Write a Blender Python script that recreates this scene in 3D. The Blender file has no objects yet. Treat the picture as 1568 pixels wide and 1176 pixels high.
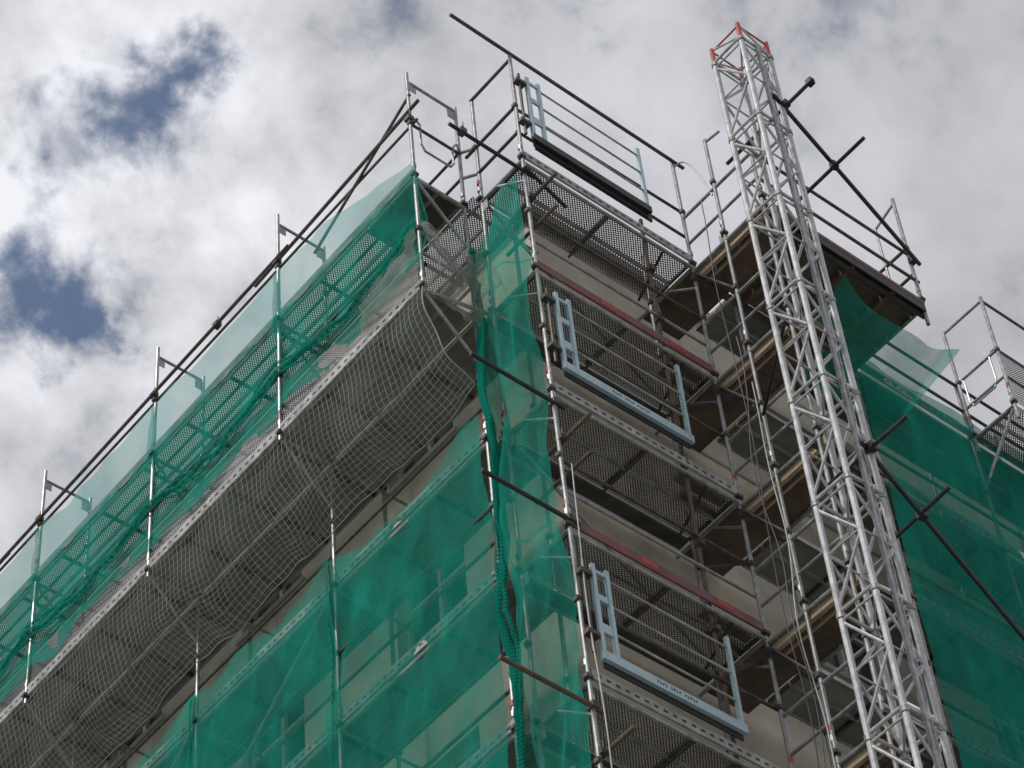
import bpy, math, random
from mathutils import Vector, Matrix, noise
random.seed(7)
S=bpy.context.scene
# ------------------------------------------------------------ materials
def new_mat(name):
    m=bpy.data.materials.new(name); m.use_nodes=True
    nt=m.node_tree; nt.nodes.clear()
    out=nt.nodes.new("ShaderNodeOutputMaterial")
    return m,nt,out
def N(nt,t,**kw):
    n=nt.nodes.new(t)
    for k,v in kw.items(): setattr(n,k,v)
    return n
def mth(nt,op,a,b=None,c=None,clamp=False):
    n=nt.nodes.new("ShaderNodeMath"); n.operation=op; n.use_clamp=clamp
    for i,v in enumerate((a,b,c)):
        if v is None: continue
        if isinstance(v,(int,float)): n.inputs[i].default_value=v
        else: nt.links.new(v,n.inputs[i])
    return n.outputs[0]
def solid(name,c1,c2=None,rough=.5,metal=0.,scale=6.,bump=0.,stretch=None,spots=None,sscale=2.3):
    m,nt,out=new_mat(name)
    b=N(nt,"ShaderNodeBsdfPrincipled"); nt.links.new(b.outputs[0],out.inputs[0])
    b.inputs["Metallic"].default_value=metal; b.inputs["Roughness"].default_value=rough
    tc=N(nt,"ShaderNodeTexCoord"); mp=N(nt,"ShaderNodeMapping"); nt.links.new(tc.outputs["Object"],mp.inputs[0])
    if stretch: mp.inputs["Scale"].default_value=stretch
    no=N(nt,"ShaderNodeTexNoise"); no.inputs["Scale"].default_value=scale; no.inputs["Detail"].default_value=5; no.inputs["Roughness"].default_value=.65
    nt.links.new(mp.outputs[0],no.inputs[0])
    cr=N(nt,"ShaderNodeValToRGB"); nt.links.new(no.outputs[0],cr.inputs[0])
    c2=c2 or tuple(x*.6 for x in c1)
    cr.color_ramp.elements[0].position=.35; cr.color_ramp.elements[1].position=.68
    cr.color_ramp.elements[0].color=(*c2,1); cr.color_ramp.elements[1].color=(*c1,1)
    col=cr.outputs[0]
    if spots:
        n2=N(nt,"ShaderNodeTexNoise"); n2.inputs["Scale"].default_value=sscale; n2.inputs["Detail"].default_value=7; n2.inputs["Roughness"].default_value=.7
        nt.links.new(tc.outputs["Object"],n2.inputs[0])
        f=mth(nt,'SUBTRACT',n2.outputs[0],.50); f=mth(nt,'MULTIPLY',f,7.,clamp=True)
        mx=N(nt,"ShaderNodeMix",data_type='RGBA'); nt.links.new(f,mx.inputs[0]); nt.links.new(col,mx.inputs[6]); mx.inputs[7].default_value=(*spots,1); col=mx.outputs[2]
    nt.links.new(col,b.inputs["Base Color"])
    rr=mth(nt,'MULTIPLY_ADD',no.outputs[0],.3,rough-.15,clamp=True); nt.links.new(rr,b.inputs["Roughness"])
    if bump:
        bp=N(nt,"ShaderNodeBump"); bp.inputs["Strength"].default_value=bump; bp.inputs["Distance"].default_value=.01
        nt.links.new(no.outputs[0],bp.inputs["Height"]); nt.links.new(bp.outputs[0],b.inputs["Normal"])
    return m
GALV=solid("galvanised_steel",(.42,.43,.44),(.21,.215,.22),.42,.5,9,.15,spots=(.26,.25,.24),sscale=4)
GALVD=solid("dark_weathered_steel",(.13,.125,.12),(.055,.052,.05),.55,.5,8,.2,spots=(.10,.055,.033))
MAST=solid("mast_galvanised",(.58,.59,.61),(.34,.35,.36),.4,.45,7,.1,spots=(.42,.41,.40),sscale=3)
RUST=solid("rusty_tube",(.17,.11,.08),(.08,.055,.04),.7,.3,10,.3)
BLACK=solid("black_steel",(.04,.04,.043),(.02,.02,.022),.5,.3,8)
RED=solid("red_paint",(.50,.06,.04),(.30,.04,.03),.5,0,9)
REDB=solid("faded_red_board",(.27,.085,.09),(.13,.055,.06),.65,0,5,.2,spots=(.16,.10,.095))
BLUE=solid("pale_blue_aluminium",(.50,.65,.72),(.34,.47,.53),.4,.2,5,.05,spots=(.38,.48,.53),sscale=5)
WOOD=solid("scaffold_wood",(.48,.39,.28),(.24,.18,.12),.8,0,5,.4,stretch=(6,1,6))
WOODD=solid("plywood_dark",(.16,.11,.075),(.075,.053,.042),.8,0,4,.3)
EDGE=solid("aluminium_plank_edge",(.48,.48,.47),(.24,.24,.24),.5,.3,5,.1,spots=(.27,.25,.23),sscale=3)
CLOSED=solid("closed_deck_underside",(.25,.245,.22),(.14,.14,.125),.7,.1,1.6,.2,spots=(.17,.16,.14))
SHADEP=solid("inner_plank_shaded",(.09,.085,.08),(.045,.043,.04),.7,.1,4,.2)  # near-black colour carries the shade of the recess under the decks
PLAST=solid("wall_plaster",(.58,.53,.43),(.44,.40,.33),.9,0,1.3,.3,spots=(.38,.35,.30),sscale=1.1)
PLAST2=solid("wall_trim",(.46,.44,.40),(.34,.33,.31),.85,0,2,.2)
GLASS=solid("window_glass",(.05,.06,.065),(.02,.025,.03),.12,0,1)
FRAME=solid("window_frame",(.55,.53,.5),(.4,.39,.37),.5,0,3)
ROOF=solid("roof_metal",(.16,.15,.15),(.08,.08,.08),.6,.2,3)
GROUND=solid("pavement",(.36,.35,.33),(.26,.255,.24),.9,0,.8,.2)
WHITE=solid("white_rope",(.6,.6,.58),(.45,.45,.43),.7,0,9)
NETM=solid("safety_net_cord",(.44,.45,.42),(.27,.28,.26),.8,0,3)

def perf(name,vertical,c1,c2,pitch=.038,hole=.30,metal=.35):
    m,nt,out=new_mat(name)
    b=N(nt,"ShaderNodeBsdfPrincipled"); b.inputs["Metallic"].default_value=metal; b.inputs["Roughness"].default_value=.5
    tc=N(nt,"ShaderNodeTexCoord"); sp=N(nt,"ShaderNodeSeparateXYZ"); nt.links.new(tc.outputs["Object"],sp.inputs[0])
    if vertical: u=mth(nt,'ADD',sp.outputs[0],sp.outputs[1]); v=sp.outputs[2]
    else: u=sp.outputs[0]; v=sp.outputs[1]
    a=mth(nt,'ADD',u,v); d=mth(nt,'SUBTRACT',u,v)
    k=math.pi/pitch
    s1=mth(nt,'SINE',mth(nt,'MULTIPLY',a,k)); s2=mth(nt,'SINE',mth(nt,'MULTIPLY',d,k))
    h=mth(nt,'GREATER_THAN',mth(nt,'ABSOLUTE',mth(nt,'MULTIPLY',s1,s2)),1-hole*1.35)
    no=N(nt,"ShaderNodeTexNoise"); no.inputs["Scale"].default_value=4; no.inputs["Detail"].default_value=3; nt.links.new(tc.outputs["Object"],no.inputs[0])
    cr=N(nt,"ShaderNodeValToRGB"); nt.links.new(no.outputs[0],cr.inputs[0])
    cr.color_ramp.elements[0].position=.35; cr.color_ramp.elements[1].position=.7
    cr.color_ramp.elements[0].color=(*c2,1); cr.color_ramp.elements[1].color=(*c1,1)
    nt.links.new(cr.outputs[0],b.inputs["Base Color"])
    tr=N(nt,"ShaderNodeBsdfTransparent"); mx=N(nt,"ShaderNodeMixShader")
    nt.links.new(h,mx.inputs[0]); nt.links.new(b.outputs[0],mx.inputs[1]); nt.links.new(tr.outputs[0],mx.inputs[2]); nt.links.new(mx.outputs[0],out.inputs[0])
    return m
PERF=perf("perforated_deck",False,(.17,.165,.16),(.085,.082,.078))
PERFV=perf("perforated_guard_panel",True,(.24,.23,.23),(.13,.125,.12),hole=.28)

def netting(name,col,base,var,trans=.5,hem=.22):
    m,nt,out=new_mat(name)
    tc=N(nt,"ShaderNodeTexCoord"); 
    no=N(nt,"ShaderNodeTexNoise"); no.inputs["Scale"].default_value=1.5; no.inputs["Detail"].default_value=5; no.inputs["Roughness"].default_value=.62; no.inputs["Distortion"].default_value=.4
    mp=N(nt,"ShaderNodeMapping"); mp.inputs["Scale"].default_value=(1.1,1.1,.45); nt.links.new(tc.outputs["Object"],mp.inputs[0]); nt.links.new(mp.outputs[0],no.inputs[0])
    sp=N(nt,"ShaderNodeSeparateXYZ"); nt.links.new(tc.outputs["Object"],sp.inputs[0])
    f=mth(nt,'MULTIPLY_ADD',mth(nt,'SUBTRACT',no.outputs[0],.5),var,base,clamp=True)
    if hem:
        fr=mth(nt,'FRACT',mth(nt,'MULTIPLY',sp.outputs[2],.5)); band=mth(nt,'LESS_THAN',fr,.018)
        f=mth(nt,'MULTIPLY_ADD',band,hem,f,clamp=True)
    df=N(nt,"ShaderNodeBsdfDiffuse"); tl=N(nt,"ShaderNodeBsdfTranslucent")
    cr=N(nt,"ShaderNodeValToRGB"); nt.links.new(no.outputs[0],cr.inputs[0])
    cr.color_ramp.elements[0].position=.3; cr.color_ramp.elements[1].position=.75
    cr.color_ramp.elements[0].color=(*[x*.7 for x in col],1); cr.color_ramp.elements[1].color=(*[min(1,x*1.2) for x in col],1)
    nt.links.new(cr.outputs[0],df.inputs[0]); nt.links.new(cr.outputs[0],tl.inputs[0])
    m1=N(nt,"ShaderNodeMixShader"); m1.inputs[0].default_value=trans; nt.links.new(df.outputs[0],m1.inputs[1]); nt.links.new(tl.outputs[0],m1.inputs[2])
    tr=N(nt,"ShaderNodeBsdfTransparent"); m2=N(nt,"ShaderNodeMixShader")
    nt.links.new(f,m2.inputs[0]); nt.links.new(tr.outputs[0],m2.inputs[1]); nt.links.new(m1.outputs[0],m2.inputs[2]); nt.links.new(m2.outputs[0],out.inputs[0])
    return m
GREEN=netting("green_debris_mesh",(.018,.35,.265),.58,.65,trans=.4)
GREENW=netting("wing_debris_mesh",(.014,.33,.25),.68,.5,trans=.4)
GREENSKY=netting("skylit_debris_mesh",(.14,.50,.45),.50,.4,trans=.55)  # same mesh, painted paler to imitate sky light through a single layer
GREYN=netting("grey_fine_mesh",(.5,.5,.46),.36,.6,hem=0)
HAZE=netting("fine_liner_mesh",(.27,.32,.29),.22,.5,hem=0)

# ------------------------------------------------------------ mesh builder
class MB:
    def __init__(s): s.v=[]; s.f=[]
    def tube(s,a,b,r=.024,n=8,cap=True):
        a=Vector(a); b=Vector(b); d=(b-a)
        if d.length<1e-6: return
        d.normalize(); x=d.orthogonal().normalized(); y=d.cross(x)
        k=len(s.v)
        for p in (a,b):
            for i in range(n):
                t=2*math.pi*i/n; s.v.append(p+x*math.cos(t)*r+y*math.sin(t)*r)
        for i in range(n):
            j=(i+1)%n; s.f.append((k+i,k+j,k+n+j,k+n+i))
        if cap:
            s.f.append(tuple(k+i for i in reversed(range(n)))); s.f.append(tuple(k+n+i for i in range(n)))
    def path(s,pts,r=.015,n=6):
        for a,b in zip(pts[:-1],pts[1:]): s.tube(a,b,r,n)
    def box(s,x0,x1,y0,y1,z0,z1):
        k=len(s.v)
        for x in (x0,x1):
            for y in (y0,y1):
                for z in (z0,z1): s.v.append(Vector((x,y,z)))
        for f in ((0,1,3,2),(4,6,7,5),(0,4,5,1),(2,3,7,6),(0,2,6,4),(1,5,7,3)): s.f.append(tuple(k+i for i in f))
    def quad(s,a,b,c,d):
        k=len(s.v); s.v+= [Vector(a),Vector(b),Vector(c),Vector(d)]; s.f.append((k,k+1,k+2,k+3))
    def grid(s,fn,nu,nv):
        k=len(s.v)
        for i in range(nu+1):
            for j in range(nv+1): s.v.append(Vector(fn(i/nu,j/nv)))
        for i in range(nu):
            for j in range(nv):
                a=k+i*(nv+1)+j; s.f.append((a,a+1,a+nv+2,a+nv+1))
parents={}
def parent(name):
    if name not in parents:
        e=bpy.data.objects.new(name,None); S.collection.objects.link(e); parents[name]=e
    return parents[name]
def emit(mb,name,mat,par=None,smooth=False):
    if not mb.v: return
    me=bpy.data.meshes.new(name); me.from_pydata([tuple(v) for v in mb.v],[],mb.f); me.materials.append(mat); me.update()
    if smooth: me.polygons.foreach_set("use_smooth",[True]*len(me.polygons))
    o=bpy.data.objects.new(name,me); S.collection.objects.link(o)
    if par: o.parent=parent(par)
    return o
class Group:
    def __init__(s,par): s.par=par; s.d={}
    def __getitem__(s,k):
        if k not in s.d: s.d[k]=MB()
        return s.d[k]
    def done(s):
        for (p,m),mb in s.d.items(): emit(mb,p,m,s.par,smooth=("net" in p))
def jit(a): return random.uniform(-a,a)
def std(G,x,y,z0,z1,mat=GALV,reds=True,r=.024):
    t=G[("standards",mat)]; t.tube((x+jit(.004),y+jit(.004),z0),(x+jit(.012),y+jit(.012),z1),r,10)
    c=G[("couplers",GALVD)]
    z=-26
    while z<=z1-.3:
        if z>=z0:
            c.tube((x,y,z-.035),(x,y,z+.035),r*1.6,8)
            c.box(x-.05,x+.03,y-.045,y+.02,z-.02,z+.02)
            t.tube((x,y,z+.15),(x,y,z+.22),r*1.2,8)
            h=z+1.0
            if h<z1-.1: c.tube((x,y,h-.025),(x,y,h+.025),r*1.45,8); c.box(x-.04,x+.02,y-.035,y+.02,h-.03,h+.02)
            if reds and random.random()<.35:
                G[("colour_marks",RED)].tube((x,y,z+.28),(x,y,z+.35),r*1.1,10)
        z+=2
def clamp(G,x,y,z):
    c=G[("couplers",GALVD)]
    c.box(x-.04,x+.04,y-.045,y+.045,z-.035,z+.035); c.tube((x-.03,y-.06,z),(x-.03,y-.06,z+.08),.009,6)
def planks(G,x0,x1,y0,y1,z,along,part="decks",n=2,thick=.055,mat=None):
    mat=mat or PERF
    d=G[(part,mat)]; e=G[(part+"_edges",EDGE)]
    for i in range(n):
        if along=='x':
            a=y0+(y1-y0)*i/n+.006; b=y0+(y1-y0)*(i+1)/n-.006
            d.quad((x0,a,z),(x1,a,z),(x1,b,z),(x0,b,z))
            e.box(x0,x1,a,a+.006,z-thick,z+.002); e.box(x0,x1,b-.006,b,z-thick,z+.002)
            m=max(1,int((x1-x0)/.86))
            for q in range(m+1):
                xx=x0+(x1-x0-.03)*q/m; G[("decks_ribs",GALVD)].box(xx,xx+.03,a+.007,b-.007,z-thick+.01,z-.004)
        else:
            a=x0+(x1-x0)*i/n+.006; b=x0+(x1-x0)*(i+1)/n-.006
            d.quad((a,y0,z),(a,y1,z),(b,y1,z),(b,y0,z))
            e.box(a,a+.006,y0,y1,z-thick,z+.002); e.box(b-.006,b,y0,y1,z-thick,z+.002)
            m=max(1,int((y1-y0)/.86))
            for q in range(m+1):
                yy=y0+(y1-y0-.03)*q/m; G[("decks_ribs",GALVD)].box(a+.007,b-.007,yy,yy+.03,z-thick+.01,z-.004)
ZB=-26.8
LV=[0,-2,-4,-6,-8,-10,-12,-14,-16,-18,-20,-22,-24,-26]
XW,YW=.98,1.0
# ------------------------------------------------------------ right-hand scaffold (face y=0)
G=Group("facade_scaffold")
SL=G[("toe_board_slots",BLACK)]
def slots_x(x0,x1,y,z):
    x=x0+.06
    while x<x1-.08: SL.box(x,x+.05,y-.0035,y-.0005,z+.05,z+.075); x+=.115
def slots_y(y0,y1,x,z):
    y=y0+.06
    while y<y1-.08: SL.box(x-.0035,x-.0005,y,y+.05,z+.05,z+.075); y+=.115
for x in (0.,2.57):
    std(G,x,0,ZB,2.02); std(G,x,.73,ZB,2.0 if x==0 else .9)
t=G[("ledgers",GALV)]; td=G[("rails",GALVD)]
for i,z in enumerate(LV):
    for x in (0.,2.57): 
        t.tube((x,0,z-.06),(x,.73,z-.06),.024); t.tube((x,.0,z-.45),(x,.45,z-.06),.018)
        G[("gussets",GALV)].box(x-.005,x+.005,.62,.70,z-.25,z-.07)
        t.tube((x,.73,z-.06),(x,YW,z-.06),.02)
    t.tube((0,.0,z-.08),(2.57,.0,z-.08),.024)
    planks(G,.03,2.54,.03,.70,z,'x')
    if i: 
        G[("inner_planks",SHADEP)].box(.05,2.52,.745,.90,z-.05,z)
    m=REDB if i%2==1 else EDGE
    G[("toe_boards_%s"%m.name,m)].box(.03,2.54,-.026,-.002,z+.0,z+.12)
    if m is EDGE and i<8: slots_x(.03,2.54,-.026,z)
    if i: 
        td.tube((0,0.03,z+1.0+jit(.03)),(2.57,0.03,z+1.0+jit(.03)),.02)
        if i%2: t.tube((0,0.03,z+.55),(2.57,0.03,z+.55),.02)
    td.tube((1.28,.0,z-.09),(1.28,.72,z-.09),.018)
    td.tube((2.1,.0,z-.10),(2.35,.72,z-.10),.018)
G[("toe_boards_black",BLACK)].box(.2,1.95,-.055,-.03,.28,.40)
for z in (-2,-6):
    for a in (.9,1.9): G[("board_stickers",RED)].box(a,a+.22,-.031,-.027,z+.03,z+.10)
td.tube((-.9,-.03,2.06),(2.72,-.03,1.98),.024)
td.tube((0,0,1.0),(0,.9,1.0),.022); td.tube((0,0,1.95),(0,.73,1.95),.022); td.tube((0,.0,.5),(0,.73,.5),.022)
td.tube((0.02,.03,1.02),(2.57,.03,1.05),.02); td.tube((0,.03,.55),(2.57,.03,.55),.02)
r=G[("projecting_tubes",RUST)]; rb=G[("projecting_tubes_dark",BLACK)]
for z in (-.29,-4.22,-5.93,-8.36,-10.2,-12.3):
    (rb if z>-6 else r).tube((-1.08,-.03,z),(.12,-.03,z-.02),.024); clamp(G,0,-.02,z)
    if z==-.29: clamp(G,-.9,-.03,z)
rb.tube((-.12,-.14,-.42),(.55,-.05,-.55),.024)
for z in (-.75,-4.75,-8.9): 
    r.tube((.05,-.45,z),(.05,.35,z-.02),.024); clamp(G,.03,-.02,z)
    r.tube((.09,-.35,z-.45),(.09,.5,z-.45),.022)
r.tube((1.86,.05,-10.5),(1.86,.05,.35),.024)
for z in (-.6,-1.5,-2.3,-3.9,-5.1,-6.3): clamp(G,1.86,.03,z)
rb.tube((1.86,.1,-2.9),(2.57,.1,-2.4),.02); rb.tube((1.86,.1,-5.4),(2.57,.1,-4.9),.02); rb.tube((1.86,.1,-6.9),(2.57,.1,-6.3),.02)
t.tube((0,.73,0.05),(2.57,.73,-1.9),.02); t.tube((0,.73,-3.95),(2.57,.73,-5.9),.02)
for z in (-2,-4,-6,-8): 
    WD=G[("timber_balks",WOOD)]; WD.box(1.9+jit(.1),2.5,.12,.22,z+.01,z+.11); WD.box(2.05,2.52,.3,.36,z+.01,z+.08)
# loading bay
XL=3.2
std(G,2.57,-.55,ZB,1.85); std(G,2.57,-1.2,ZB,1.3)
std(G,XL,-1.2,ZB,-.3); std(G,XL,-.0,ZB,1.0)
std(G,5.14,-1.2,-.45,2.0); std(G,5.14,0,ZB,1.0)
for i,z in enumerate(LV):
    x1=5.14 if i==0 else XL
    zz=z-.12
    G[("loading_platform_joists",WOOD)].box(2.6,2.65,-1.3,.05,zz-.13,zz-.01)
    G[("loading_platform_joists",WOOD)].box(2.72,2.75,-1.35,.0,zz-.12,zz-.01)
    G[("loading_platform_beams",GALVD)].box(2.5,x1+.05,-1.17,-1.12,zz-.13,zz-.02)
    G[("loading_platform_beams",GALVD)].box(2.5,x1+.05,-.05,0.0,zz-.22,zz-.12)
    n=6
    for q in range(n):
        a=-1.2+1.2*q/n
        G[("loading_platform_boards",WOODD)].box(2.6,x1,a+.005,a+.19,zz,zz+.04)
    if i==0:
        for xx in (3.3,3.95,4.6): G[("loading_platform_joists_b",WOODD)].box(xx,xx+.06,-1.2,0,zz-.1,zz-.003)
        G[("loading_platform_edge",REDB)].box(2.6,x1,-1.232,-1.205,zz+.02,zz+.08)
        G[("loading_platform_fascia",BLACK)].box(2.6,x1,-1.228,-1.206,zz-.12,zz+.019)
    else: G[("loading_platform_edge_wood",WOODD)].box(2.6,x1,-1.235,-1.205,zz-.02,zz+.14)
    t.tube((2.57,0,zz+1.0),(2.57,-1.2,zz+1.0),.022); t.tube((2.57,0,zz+.5),(2.57,-1.2,zz+.5),.02)
    t.tube((2.57,0,zz-.02),(2.57,-1.2,zz-.02),.024); t.tube((x1,0,zz-.02),(x1,-1.2,zz-.02),.024)
    td.tube((2.57,-.55,zz-.9),(2.57,-.03,zz-.1),.02)
    G[("bay_shade_boards",WOODD)].box(2.6,XL-.03,.03,.93,z-.05,z-.01)  # dark boards added to darken the shaded recess behind the bay
for zz in (1.0,.5): td.tube((2.57,-1.2,zz-.12),(5.2,-1.2,zz-.12),.022); td.tube((5.14,-1.2,zz),(5.14,0,zz),.022)
t.tube((5.14,-1.2,1.9),(5.14,-.85,1.75),.018); t.tube((5.14,-.85,1.75),(5.14,-.85,.0),.018)
t.tube((2.57,-.55,1.8),(2.57,-.8,1.75),.018)
pts=[]
for i in range(17):
    a=i/16; pts.append((2.57,-.0-.5*a,1.9+ .35*math.sin(a*math.pi)-1.1*a))
G[("hose",EDGE)].path(pts,.012)
# -------- right wing scaffold behind netting
for x in (7.2,9.77,12.34): 
    std(G,x,0,ZB,.6 if x>7.3 else 1.0); std(G,x,.73,ZB,.0)
std(G,5.14,.73,ZB,0)
for i,z in enumerate(LV):
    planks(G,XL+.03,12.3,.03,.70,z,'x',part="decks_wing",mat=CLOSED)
    G[("toe_boards_wing",EDGE)].box(5.2,12.3,-.022,-.002,z+.0,z+.14)
    if i<6: slots_x(5.2,9.,-.022,z)
    td.tube((5.14,0,z+1.0),(12.3,0,z+1.0),.022); td.tube((5.14,0,z+.5),(12.3,0,z+.5),.022)
    for x in (5.14,7.2,9.77): t.tube((x,0,z-.06),(x,.73,z-.06),.024)
    if i in(3,5): 
        for a in (6.2,7.9): G[("board_stickers",RED)].box(a,a+.25,-.03,-.024,z+.03,z+.10)
for (x,y,z1) in ((7.2,-.73,2.05),(9.77,-.73,2.05)): std(G,x,y,-.3,z1)
std(G,7.2,-.05,-.3,2.0)
planks(G,7.23,12.3,-.72,-.03,0.,'x',part="decks_console")
for zz in (1.0,1.98,.5): td.tube((7.2,-.73,zz),(12.3,-.73,zz),.02); t.tube((7.2,-.73,zz),(7.2,-.05,zz),.02)
t.tube((7.2,-.73,-.06),(7.2,0,-.06),.024); t.tube((7.2,-.7,-.1),(7.2,0,-.9),.02)
G[("guard_panels",PERFV)].quad((7.25,-.735,.02),(12.3,-.735,.02),(12.3,-.735,1.0),(7.25,-.735,1.0))
def roundguard(G,p,q,z0,z1,r=.014):
    p=Vector(p); q=Vector(q); d=q-p
    def P(s,z): v=p+d*s; return (v.x,v.y,z)
    seq=[(0.0,z1),(.12,z1),(.2,z1-.06),(.2,z0+.1),(.27,z0),(.8,z0),(.87,z0+.1),(.87,z1-.12),(.95,z1),(1,z1)]
    G[("end_guards",GALV)].path([P(s,z) for s,z in seq],r)
roundguard(G,(7.2,-.73,0),(7.2,-.05,0),.45,1.05)
# ------------------------------------------------------------ left-hand scaffold
XA,XB,XI,Y0=-.815,-.11,.62,.9
YS=[Y0+2.57*k for k in range(0,9)]
for k,y in enumerate(YS):
    std(G,XA,y,-2.12,2.02); std(G,XB,y,ZB,1.93); std(G,XI,y,ZB,.2,reds=False)
    for z in LV:
        t.tube((XB,y,z-.06),(XI,y,z-.06),.022); t.tube((XI,y,z-.06),(XW,y,z-.06),.018)
    for z in (0,-2):
        t.tube((XA,y,z-.06),(XB,y,z-.06),.024); t.tube((XA+.03,y,z-.1),(XB,y,z-.8),.02)
    t.tube((XA,y,1.85),(XB,y,1.85),.02)
    G[("gussets",GALV)].box(XA+.02,XA+.12,y-.004,y+.004,1.70,1.84); G[("gussets",GALV)].box(XB-.12,XB-.02,y-.004,y+.004,1.66,1.84)
YE=YS[-1]
for i,z in enumerate(LV):
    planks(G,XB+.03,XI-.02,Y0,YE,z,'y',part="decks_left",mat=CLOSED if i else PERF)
    G[("toe_boards_left",EDGE)].box(XB-.012,XB+.012,Y0,YE,z,z+.13)
    if 2<=i<8: slots_y(Y0,12,XB-.012,z)
    td.tube((XB,Y0,z+1.0),(XB,YE,z+1.0),.02); td.tube((XB,Y0,z+.5),(XB,YE,z+.5),.02)
    t.tube((XB,Y0,z-.08),(XB,YE,z-.08),.022)
    if i>=2 and i%2==0:
        for k in (1,2,4,5): t.tube((XB-.02,YS[k],z-.05),(XB-.02,YS[k+1],z-1.95),.02)
for z in (0,-2):
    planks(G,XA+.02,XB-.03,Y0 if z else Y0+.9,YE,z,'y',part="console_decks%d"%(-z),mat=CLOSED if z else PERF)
    if z==0:
        planks(G,XA+.02,XB-.03,Y0,Y0+.88,z,'y',part="console_deck_end",mat=WOODD)
    G[("toe_boards_console",EDGE)].box(XA-.014,XA+.012,Y0,YE,z-.02,z+.14)
    if z:
        G[("guard_panels_left",PERFV)].quad((XA+.02,Y0,z+.15),(XA+.02,YE,z+.15),(XA+.02,YE,z+.62),(XA+.02,Y0,z+.62))
        td.tube((XA,Y0,z+1.0),(XA,YE,z+1.0),.022)
        slots_y(Y0,13,XA-.014,z)
td.tube((XA-.03,.7,1.22),(XA-.03,3.9,1.05),.024); td.tube((XA-.05,3.2,1.1),(XA-.05,9.9,1.02),.024); td.tube((XA-.03,9.3,1.05),(XA-.03,YE,1.05),.024)
td.tube((XA+.02,.8,1.0),(XA+.02,YE,1.0),.018)
td.tube((XA-.01,.86,1.55),(XA-.01,2.75,.5),.02)
for y in YS: clamp(G,XA-.02,y,1.08)
clamp(G,XA-.04,4.67,1.08)
td.tube((XA,Y0,1.0),(XB,Y0,1.0),.02)
roundguard(G,(XA,Y0,0),(XB,Y0,0),.62,1.15)
t.tube((XA,Y0,-1.0),(XB,Y0,-1.5),.018); t.tube((XA,Y0,-2.06),(0,.75,-2.06),.024); t.tube((XA,Y0,-1.4),(XB,Y0,-1.4),.018)
t.tube((XB,Y0,.5),(0,.73,.5),.02); t.tube((XB,Y0,1.0),(0,.73,1.0),.02)
G[("corner_deck",PERF)].quad((XB,.74,-.01),(.6,.74,-.01),(.6,.9,-.01),(XB,.9,-.01))
G.done()
# ------------------------------------------------------------ landing gates
gc=0
def gate(zb,BM=BLUE):
    global gc
    g=Group("landing_gate" if gc==0 else "landing_gate.%03d"%gc); gc+=1
    parent(g.par); y=-.09
    x0,x1=.13,1.88
    fr=g[("frame",BLUE)]
    for x in (x0+.02,x0+.19,x1-.02): fr.box(x-.022,x+.022,y-.02,y+.02,zb,zb+1.18)
    g[("bottom_beam",BM)].box(x0,x1+.03,y-.023,y+.022,zb-.06,zb+.05)
    for a,b in ((1.08,1.12),(.30,.42),(.72,.80)): fr.box(x0+.043,x0+.167,y-.012,y+.012,zb+a,zb+b)
    g[("kick_board",BLACK)].box(x0+.03,x1,y+.024,y+.04,zb-.13,zb+.04)
    for h in (.36,.72,1.06): g[("bars",EDGE)].tube((x0+.2,y,zb+h),(x1-.02,y,zb+h-.02),.013)
    for h in (.2,1.0): g[("hinges",GALVD)].box(x0-.15,x0-.005,y-.02,y+.06,zb+h,zb+h+.05)
    g[("hinges",GALVD)].tube((x0-.08,y+.02,zb),(x0-.08,y+.02,zb+1.2),.018)
    if BM is BLUE:
        for i in range(15):
            if i in(4,9): continue
            q=.78+i*.034
            g[("lettering",GALVD)].box(q,q+.008,y-.0265,y-.0235,zb-.018,zb+.012+.010*(i%3==0))
            if i%2: g[("lettering",GALVD)].box(q+.008,q+.022,y-.0265,y-.0235,zb-.018,zb-.010)
            else: g[("lettering",GALVD)].box(q+.008,q+.022,y-.0265,y-.0235,zb+.002,zb+.010)
    g.done()
gate(.42,BLACK)
for zb in (-3.6,-7.7,-11.7): gate(zb)
# ------------------------------------------------------------ hoist mast
G=Group("hoist_mast")
mx0,mx1,my0,my1=1.74,2.19,-2.05,-1.60
corners=[(mx0,my0),(mx1,my0),(mx1,my1),(mx0,my1)]
L=G[("legs",MAST)]; D=G[("bracing",MAST)]
for (x,y) in corners:
    L.tube((x,y,ZB),(x,y,1.42),.034,12)
    G[("red_tips",RED)].tube((x,y,1.42),(x,y,1.78),.028,12)
z=1.52; zs=[]
while z>ZB: zs.append(z); z-=1.5
for z in zs:
    for a in range(4):
        p=corners[a]; q=corners[(a+1)%4]
        D.tube((*p,z),(*q,z),.019); 
        G[("joint_sleeves",GALV)].tube((*p,z-.09),(*p,z-.03),.045,10)
        D.tube((*p,z-.11),(*q,z-.11),.012)
        zm=z-.78
        D.tube((*p,z-.13),(*q,zm),.017); D.tube((*q,zm),(*p,z-1.44),.017)
        D.tube((*p,zm+.02),(*q,zm+.02),.011)
    D.tube((*corners[0],z),(*corners[2],z),.012)
for a in range(4):
    p=corners[a]; q=corners[(a+1)%4]; D.tube((*p,1.76),(*q,1.52),.013)
    G[("red_tips",RED)].tube((*p,1.74),(*q,1.74),.012)
xm=(mx0+mx1)/2
G[("gear_rack",GALV)].box(xm-.02,xm+.02,my0-.05,my0-.01,ZB,1.5)
G[("gear_rack",GALV)].tube((xm+.1,my0-.01,ZB),(xm+.1,my0-.01,1.2),.012)
T=G[("tie_tubes",BLACK)]
T.tube((2.0,-2.1,.52),(5.25,-1.25,.72),.026); T.tube((2.2,-2.55,.45),(2.2,-1.1,.45),.024)
T.tube((3.25,-2.3,.48),(3.25,-1.1,.48),.024)
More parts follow.
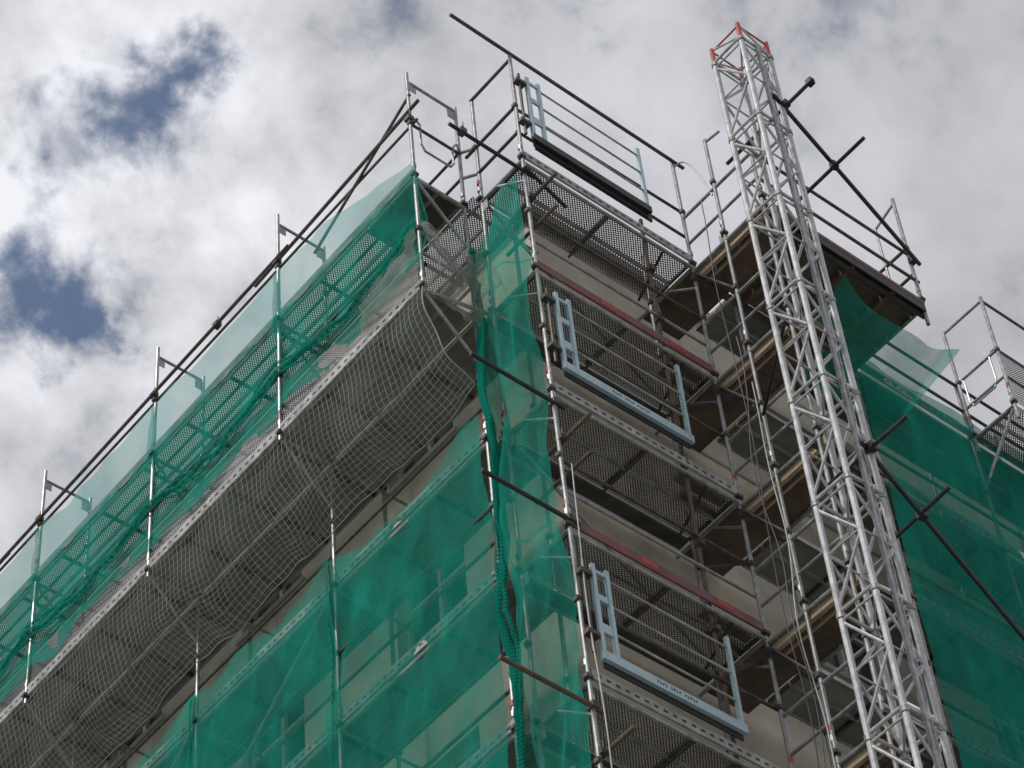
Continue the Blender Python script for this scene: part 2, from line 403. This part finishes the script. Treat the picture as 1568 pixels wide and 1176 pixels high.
for (x,y,z) in ((3.25,-1.8,.5),(2.2,-2.1,.48),(5.14,-1.24,.72),(2.2,-2.5,.45)): G[("tie_clamps",BLACK)].box(x-.04,x+.04,y-.04,y+.04,z-.04,z+.04)
for zz in (-5.4,-11.4):
    T.tube((2.0,-2.1,zz),(8.7,-.15,zz-.1),.026); T.tube((2.15,-2.6,zz),(2.15,-1.5,zz),.022); T.tube((3.2,-2.15,zz+.05),(3.2,-1.3,zz),.022)
    for (x,y) in ((2.15,-2.1),(3.2,-1.75)): G[("tie_clamps",BLACK)].box(x-.045,x+.045,y-.045,y+.045,zz-.045,zz+.045)
T.tube((1.9,-1.6,-3.2),(2.6,-.5,-3.2),.02); T.tube((1.9,-1.6,-9.2),(2.6,-.5,-9.2),.02)
G.done()
G=Group("hoist_cables")
for (x,y,za,zb,m,w) in ((2.35,-.5,0.5,-14,BLACK,.06),(2.25,-.62,-2.2,-10,BLACK,.14),(.03,-.12,-5.2,-14,WHITE,.05),(2.3,-.7,-3,-12,WHITE,.09)):
    pts=[]
    for i in range(61):
        z=za+(zb-za)*i/60; pts.append((x+w*noise.noise(Vector((z*.6,x*5,1))),y+w*noise.noise(Vector((z*.5,3,y*7))),z))
    G[("cable",m)].path(pts,.007,5)
G.done()
# ------------------------------------------------------------ netting sheets
def nz(a,b,c=0.): return noise.noise(Vector((a,b,c)))
G=Group("green_debris_netting")
for k in range(8):
    y0=YS[k]-.06; y1=YS[k+1]+.08
    def fn(u,v,y0=y0,y1=y1,k=k):
        y=y0+(y1-y0)*u
        zt=.90-.12*math.sin(u*math.pi)+.07*nz(y*2.3,k)
        if k==0: zt=min(zt,.22+.75*min(1,u*1.2)) 
        z=zt+(-.02-zt)*v
        x=XA-.03-.05*math.sin(u*math.pi)*math.sin(v*math.pi)+.05*nz(y*2.2,z*2.2,k)
        return (x,y,z)
    G[("upper_skylit_net",GREENSKY)].grid(fn,34,14)
    def fn(u,v,y0=y0,y1=y1,k=k):
        y=y0+(y1-y0)*u; zb=-1.68+.2*nz(y*1.3,7,k)
        z=zb*v
        x=XA-.03+.10*math.sin(v*math.pi)*(.6+nz(y*.8,k))+.08*nz(y*2.5,z*1.5,k+9)
        return (x,y,z)
    G[("upper_net",GREEN)].grid(fn,40,26)
for k in range(8):
    for o,rr in ((0,.035),(.07,.02),(-.1,.015)):
        pts=[]
        for i in range(25):
            y=YS[k]+2.57*i/24; pts.append((XA-.05+.04*nz(y*4,1,o*9),y,-.95+o-.28*math.sin(i/24*math.pi)+.09*nz(y*2.5,2,o*20)))
        G[("gathered_net_fold",GREEN)].path(pts,rr,7)
for k in range(8):
    for j in range(5):
        zt0=-3.6-4.6*j; zb0=zt0-4.75
        y0=YS[k]-.05 if k else YS[0]+.05; y1=YS[k+1]+.09
        def fn(u,v,y0=y0,y1=y1,k=k,j=j,zt0=zt0,zb0=zb0):
            y=y0+(y1-y0)*u
            zt=zt0-(.30*math.sin(u*math.pi)+.25*nz(y*1.1,3) if j==0 else 0)
            z=zt+(zb0-zt)*v
            x=XB-.05-.02*(k%2)-.015*(j%2)-.10*abs(math.sin(u*math.pi))*abs(math.sin((z/2.0)*math.pi))*(.5+nz(k,z*.4))+.10*nz(y*1.1,z*.9,k)+.04*nz(y*4,z*1.2,k)
            x+=.035*math.sin((y*2.2+z*1.4)*3+2*nz(y*.7,z*.7,k))*max(0,nz(y*.6,z*.5,k+3)+.15)
            return (x,y,z)
        G[("facade_net",GREEN)].grid(fn,44,66)
    if k:
        pts=[(XB-.075+.03*nz(i*.2,k),YS[k]+.02+.05*nz(i*.12,k+7),-3.7-.12*i) for i in range(190)]
        G[("sheet_seam_net",GREEN)].path(pts,.012,5)
def fn(u,v):
    z=-.35-.75*u; z=z+(-26-z)*v
    y=.03+.80*u
    pin=abs(math.sin(z*.785))
    ph=17*u+1.6*nz(0,z*.35)
    x=-.07+.05*math.sin(ph)*(.5+.9*abs(nz(z*.5,u*2)))+.20*nz(u*2.1,z*.6,4)-.15*math.sin(u*math.pi)*pin+.05*nz(u*9,z*2.2)
    y+=.24*nz(u*.6+9,z*.7,2)*(.35+.65*pin)
    return (x,y,z)
G[("corner_net",GREEN)].grid(fn,56,480)
for off,rr in ((0,.045),(.08,.03),(-.06,.025)):
    pts=[(XB-.06+.12*nz(i*.03,1,off*9)+off*.3,.78+off+.14*nz(i*.04,5,off*7)+.04*nz(i*.2,2),-1.0-i*.05) for i in range(0,400)]
    G[("corner_net_fold",GREEN)].path(pts,rr,7)
for k in range(3):
    for j in range(6):
        x0=5.17+2.4*k; x1=x0+2.48; zt0=.24-4.0*j; zb0=zt0-4.12
        def fn(u,v,x0=x0,x1=x1,k=k,j=j,zt0=zt0,zb0=zb0):
            x=x0+(x1-x0)*u; zt=zt0-(.06*math.sin(u*math.pi) if j==0 else 0); z=zt+(zb0-zt)*v
            y=-.05-.02*(k%2)-.015*(j%2)-.08*abs(math.sin(u*math.pi)*math.sin(z/2*math.pi))+.07*nz(x*1.1,z*.9,k+20)+.02*nz(x*4,z,k)
            return (x,y,z)
        G[("wing_net",GREENW)].grid(fn,36,50)
def fn(u,v):
    return (3.9+1.9*u,-1.1+1.1*v+.1*nz(u*3,v*3),-.35-.45*math.sin(u*math.pi)-.3*v)
G[("platform_net",GREEN)].grid(fn,20,16)
G.done()
G=Group("grey_net_bundle")
def fn(u,v):
    x=XA-.04+(.0-XA+.0)*u; z=-.85-.25*u+(-1.25-.1*u)*v+.07*nz(u*6,v*2)
    return (x,Y0-.05-.14*math.sin(v*math.pi)+.10*nz(u*7,v*5,3)-.1*u,z)
G[("net",GREYN)].grid(fn,50,36)
def fn(u,v):
    y=Y0+1.0*u; return (XA-.06-.05*nz(u*5,v*4),y,-1.0-.35*u+(-.95+.4*u)*v)
G[("net_wrap",GREYN)].grid(fn,24,20)
pts=[(XA+.75*i/30,Y0-.10+.05*nz(i*.3,1),-1.0-.55*i/30-.12*math.sin(i/30*math.pi)+.05*nz(i*.4,5)) for i in range(31)]
G[("net_roll",GREYN)].path(pts,.03,7)
G.done()
def netpt(s,tt):
    y=Y0-.02+s
    k=(s/2.57)%1
    zf=-3.2-.16*math.sin(k*math.pi)+.14*nz(s*.9,2)+.06*nz(s*3,5)
    x=XA-.02+(XB-.08-XA)*tt
    z=-2.0+(zf+2.0)*tt -.24*math.sin(tt*math.pi)*(1+.7*nz(s*.6,1)) 
    x+=-.18*math.sin(tt*math.pi)*(.8+.9*nz(s*.55,4))+.07*nz(s*1.5,tt*3,6)
    y+=.10*nz(s*1.1,tt*2.2,5)
    return (x,y,z+.09*nz(s*1.3,tt*2.2,8))
G=Group("safety_net")
c=G[("cords",NETM)]
LEN=YE-Y0-4; cell=.078; ns=int(LEN/cell); nt_=20
pt=[[netpt(i*cell,j/nt_) for j in range(nt_+1)] for i in range(ns+1)]
for i in range(ns+1):
    for j in range(nt_+1):
        if i<ns: c.tube(pt[i][j],pt[i+1][j],.0032,3,False)
        if j<nt_: c.tube(pt[i][j],pt[i][j+1],.0032,3,False)
bd=G[("border_rope",NETM)]
bd.path([pt[i][nt_] for i in range(0,ns+1)],.007,5); bd.path([pt[0][j] for j in range(nt_+1)],.007,5)
def fn(u,v):
    p=netpt(u*LEN,v*.97); return (p[0]+.04,p[1]+.02,p[2]+.03)
G[("liner_net",HAZE)].grid(fn,150,12)
G.done()
# ------------------------------------------------------------ building
G=Group("apartment_building")
W=G[("walls",PLAST)]; TR=G[("trim",PLAST2)]; GL=G[("window_glass",GLASS)]; FR=G[("window_frames",FRAME)]
ZT=.72; X2,Y2=15.,26.
def facade(axis,a0,a1,wins):
    th=.35
    def bx(mb,p,q,d0,d1,z0,z1):
        if axis=='x': mb.box(p,q,YW+d0,YW+d1,z0,z1)
        else: mb.box(XW+d0,XW+d1,p,q,z0,z1)
    z=ZT; first=True
    while z>ZB+.5:
        zn=max(ZB,z-(3.0 if not first else 2.9)); t0=z-.9; s0=z-2.3; first=False
        bx(W,a0,a1,0,th,t0,z); 
        p=a0
        for w in wins:
            bx(W,p,w,0,th,s0,t0); p=w+1.2
            bx(GL,w,w+1.2,.2,.22,s0,t0)
            for q in (w,w+.57,w+1.14): bx(FR,q+.001,q+.06,.14,.198,s0+.001,t0-.001)
            for q in (s0+.002,t0-.062,s0+.95): bx(FR,w+.061,w+1.139,.142,.196,q,q+.058)
            bx(TR,w-.08,w+1.28,-.05,.13,s0-.07,s0)
        bx(W,p,a1,0,th,s0,t0)
        bx(W,a0,a1,0,th,zn,s0)
        if axis=='x': TR.box(a0+.001,a1,YW-.03,YW-.001,zn+.25,zn+.31)
        z=zn
facade('x',XW+.35,X2,[4.6,7.5,10.4])
facade('y',YW,Y2,[2.6+2.9*i for i in range(8)])
W.box(X2-.3,X2,YW+.36,Y2,ZB,ZT); W.box(XW+.36,X2,Y2-.3,Y2-.001,ZB,ZT-.001)
TR.box(XW-.12,X2+.1,YW-.12,Y2+.1,ZT,ZT+.14)
k=G[("roof",ROOF)]
a=[(XW-.1,YW-.1,ZT+.15),(X2,YW-.1,ZT+.15),(X2,Y2,ZT+.15),(XW-.1,Y2,ZT+.15)]; b=[(XW+4,YW+4,ZT+1.3),(X2-4,YW+4,ZT+1.3),(X2-4,Y2-4,ZT+1.3),(XW+4,Y2-4,ZT+1.3)]
for i in range(4): j=(i+1)%4; k.quad(a[i],a[j],b[j],b[i])
k.quad(*b)
G.done()
g=MB(); g.quad((-1500,-1500,ZB),(1500,-1500,ZB),(1500,1500,ZB),(-1500,1500,ZB)); emit(g,"ground",GROUND)
# ------------------------------------------------------------ sky + light
w=bpy.data.worlds.new("World"); S.world=w; w.use_nodes=True; nt=w.node_tree; nt.nodes.clear()
out=N(nt,"ShaderNodeOutputWorld"); bg=N(nt,"ShaderNodeBackground"); nt.links.new(bg.outputs[0],out.inputs[0])
sky=N(nt,"ShaderNodeTexSky"); sky.sky_type='NISHITA'; sky.sun_disc=False
SE,SAZ=math.radians(48),math.radians(172)
sky.sun_elevation=SE; sky.sun_rotation=math.radians(90)-SAZ
tc=N(nt,"ShaderNodeTexCoord"); dirv=tc.outputs["Generated"]
def noi(scale,detail,rough,dist=0.,off=(0,0,0),color=False):
    mp=N(nt,"ShaderNodeMapping"); mp.inputs["Location"].default_value=off; nt.links.new(dirv,mp.inputs[0])
    n=N(nt,"ShaderNodeTexNoise"); n.inputs["Scale"].default_value=scale; n.inputs["Detail"].default_value=detail; n.inputs["Roughness"].default_value=rough; n.inputs["Distortion"].default_value=dist
    nt.links.new(mp.outputs[0],n.inputs[0]); return n.outputs[1] if color else n.outputs[0]
wn=noi(24,7,.6,0,(2,7,4),True)
ws=N(nt,"ShaderNodeVectorMath"); ws.operation='SUBTRACT'; nt.links.new(wn,ws.inputs[0]); ws.inputs[1].default_value=(.5,.5,.5)
wm=N(nt,"ShaderNodeVectorMath"); wm.operation='MULTIPLY_ADD'; nt.links.new(ws.outputs[0],wm.inputs[0]); wm.inputs[1].default_value=(.10,.10,.10); nt.links.new(dirv,wm.inputs[2])
def blob(c,r):
    v=N(nt,"ShaderNodeVectorMath"); v.operation='DISTANCE'; nt.links.new(wm.outputs[0],v.inputs[0]); v.inputs[1].default_value=Vector(c).normalized()
    q=mth(nt,'DIVIDE',v.outputs["Value"],r); q=mth(nt,'MULTIPLY',q,q); return mth(nt,'EXPONENT',mth(nt,'MULTIPLY',q,-1))
n1=noi(11,8,.52,.35); n2=noi(30,8,.58,.2,(3,1,2)); n3=noi(5,6,.5,.2,(5,5,1))
left=blob((.3062,.5273,.8097),.13)
holes=None
for c,r,a in (((.3139,.4817,.8332),.024,.27),((.2923,.5479,.8053),.024,.30),((.3240,.5521,.7838),.021,.31),((.429,.3647,.8367),.018,.16),((.30,.50,.84),.035,.11),((.36,.42,.835),.02,.08)):
    x=mth(nt,'MULTIPLY',blob(c,r),a); holes=x if holes is None else mth(nt,'ADD',holes,x)
cov=mth(nt,'MULTIPLY_ADD',n1,.75,mth(nt,'MULTIPLY',n2,.55))
cov=mth(nt,'SUBTRACT',cov,holes)
covf=N(nt,"ShaderNodeMapRange"); covf.interpolation_type='SMOOTHSTEP'; nt.links.new(cov,covf.inputs[0]); covf.inputs[1].default_value=.30; covf.inputs[2].default_value=.59; covf.inputs[3].default_value=.05
b1=mth(nt,'MULTIPLY_ADD',left,.22,.555)
amp=mth(nt,'MULTIPLY_ADD',left,.85,.32)
tex=mth(nt,'MULTIPLY_ADD',mth(nt,'SUBTRACT',n2,.5),.8,mth(nt,'MULTIPLY',mth(nt,'SUBTRACT',n1,.5),1.1))
b2=mth(nt,'MULTIPLY_ADD',tex,amp,b1)
b2=mth(nt,'MULTIPLY_ADD',mth(nt,'SUBTRACT',n3,.5),.5,b2)
b2=mth(nt,'MAXIMUM',mth(nt,'MINIMUM',b2,.92),.32)
cc=N(nt,"ShaderNodeCombineColor"); nt.links.new(mth(nt,'MULTIPLY',b2,.97),cc.inputs[0]); nt.links.new(mth(nt,'MULTIPLY',b2,.985),cc.inputs[1]); nt.links.new(mth(nt,'MULTIPLY',b2,1.04),cc.inputs[2])
sc=N(nt,"ShaderNodeVectorMath"); sc.operation='SCALE'; nt.links.new(cc.outputs[0],sc.inputs[0]); sc.inputs[3].default_value=10.
mx=N(nt,"ShaderNodeMix",data_type='RGBA'); nt.links.new(covf.outputs[0],mx.inputs[0]); nt.links.new(sky.outputs[0],mx.inputs[6]); nt.links.new(sc.outputs[0],mx.inputs[7])
nt.links.new(mx.outputs[2],bg.inputs[0]); bg.inputs[1].default_value=.1
sl=bpy.data.lights.new("sun",'SUN'); sl.energy=2.3; sl.angle=math.radians(12); sl.color=(1,.96,.90)
so=bpy.data.objects.new("sun",sl); S.collection.objects.link(so)
dv=Vector((math.cos(SE)*math.cos(SAZ),math.cos(SE)*math.sin(SAZ),math.sin(SE)))
so.rotation_euler=dv.to_track_quat('Z','Y').to_euler()
# ------------------------------------------------------------ camera
yaw,pit,rol=.80236,.86232,-.11109
F=Vector((math.cos(pit)*math.cos(yaw),math.cos(pit)*math.sin(yaw),math.sin(pit)))
R0=Vector((math.sin(yaw),-math.cos(yaw),0)); U0=R0.cross(F)
R=R0*math.cos(rol)+U0*math.sin(rol); U=-R0*math.sin(rol)+U0*math.cos(rol)
cd=bpy.data.cameras.new("camera"); cam=bpy.data.objects.new("camera",cd); S.collection.objects.link(cam)
M=Matrix((R,U,-F)).transposed().to_4x4(); M.translation=Vector((-12.97514,-12.86754,-25.17012)); cam.matrix_world=M
cd.sensor_width=36; cd.lens=36*4246.75/1568; cd.clip_end=5000; cd.clip_start=.5
S.camera=cam
S.view_settings.view_transform='Standard'; S.view_settings.look='None'; S.view_settings.exposure=0
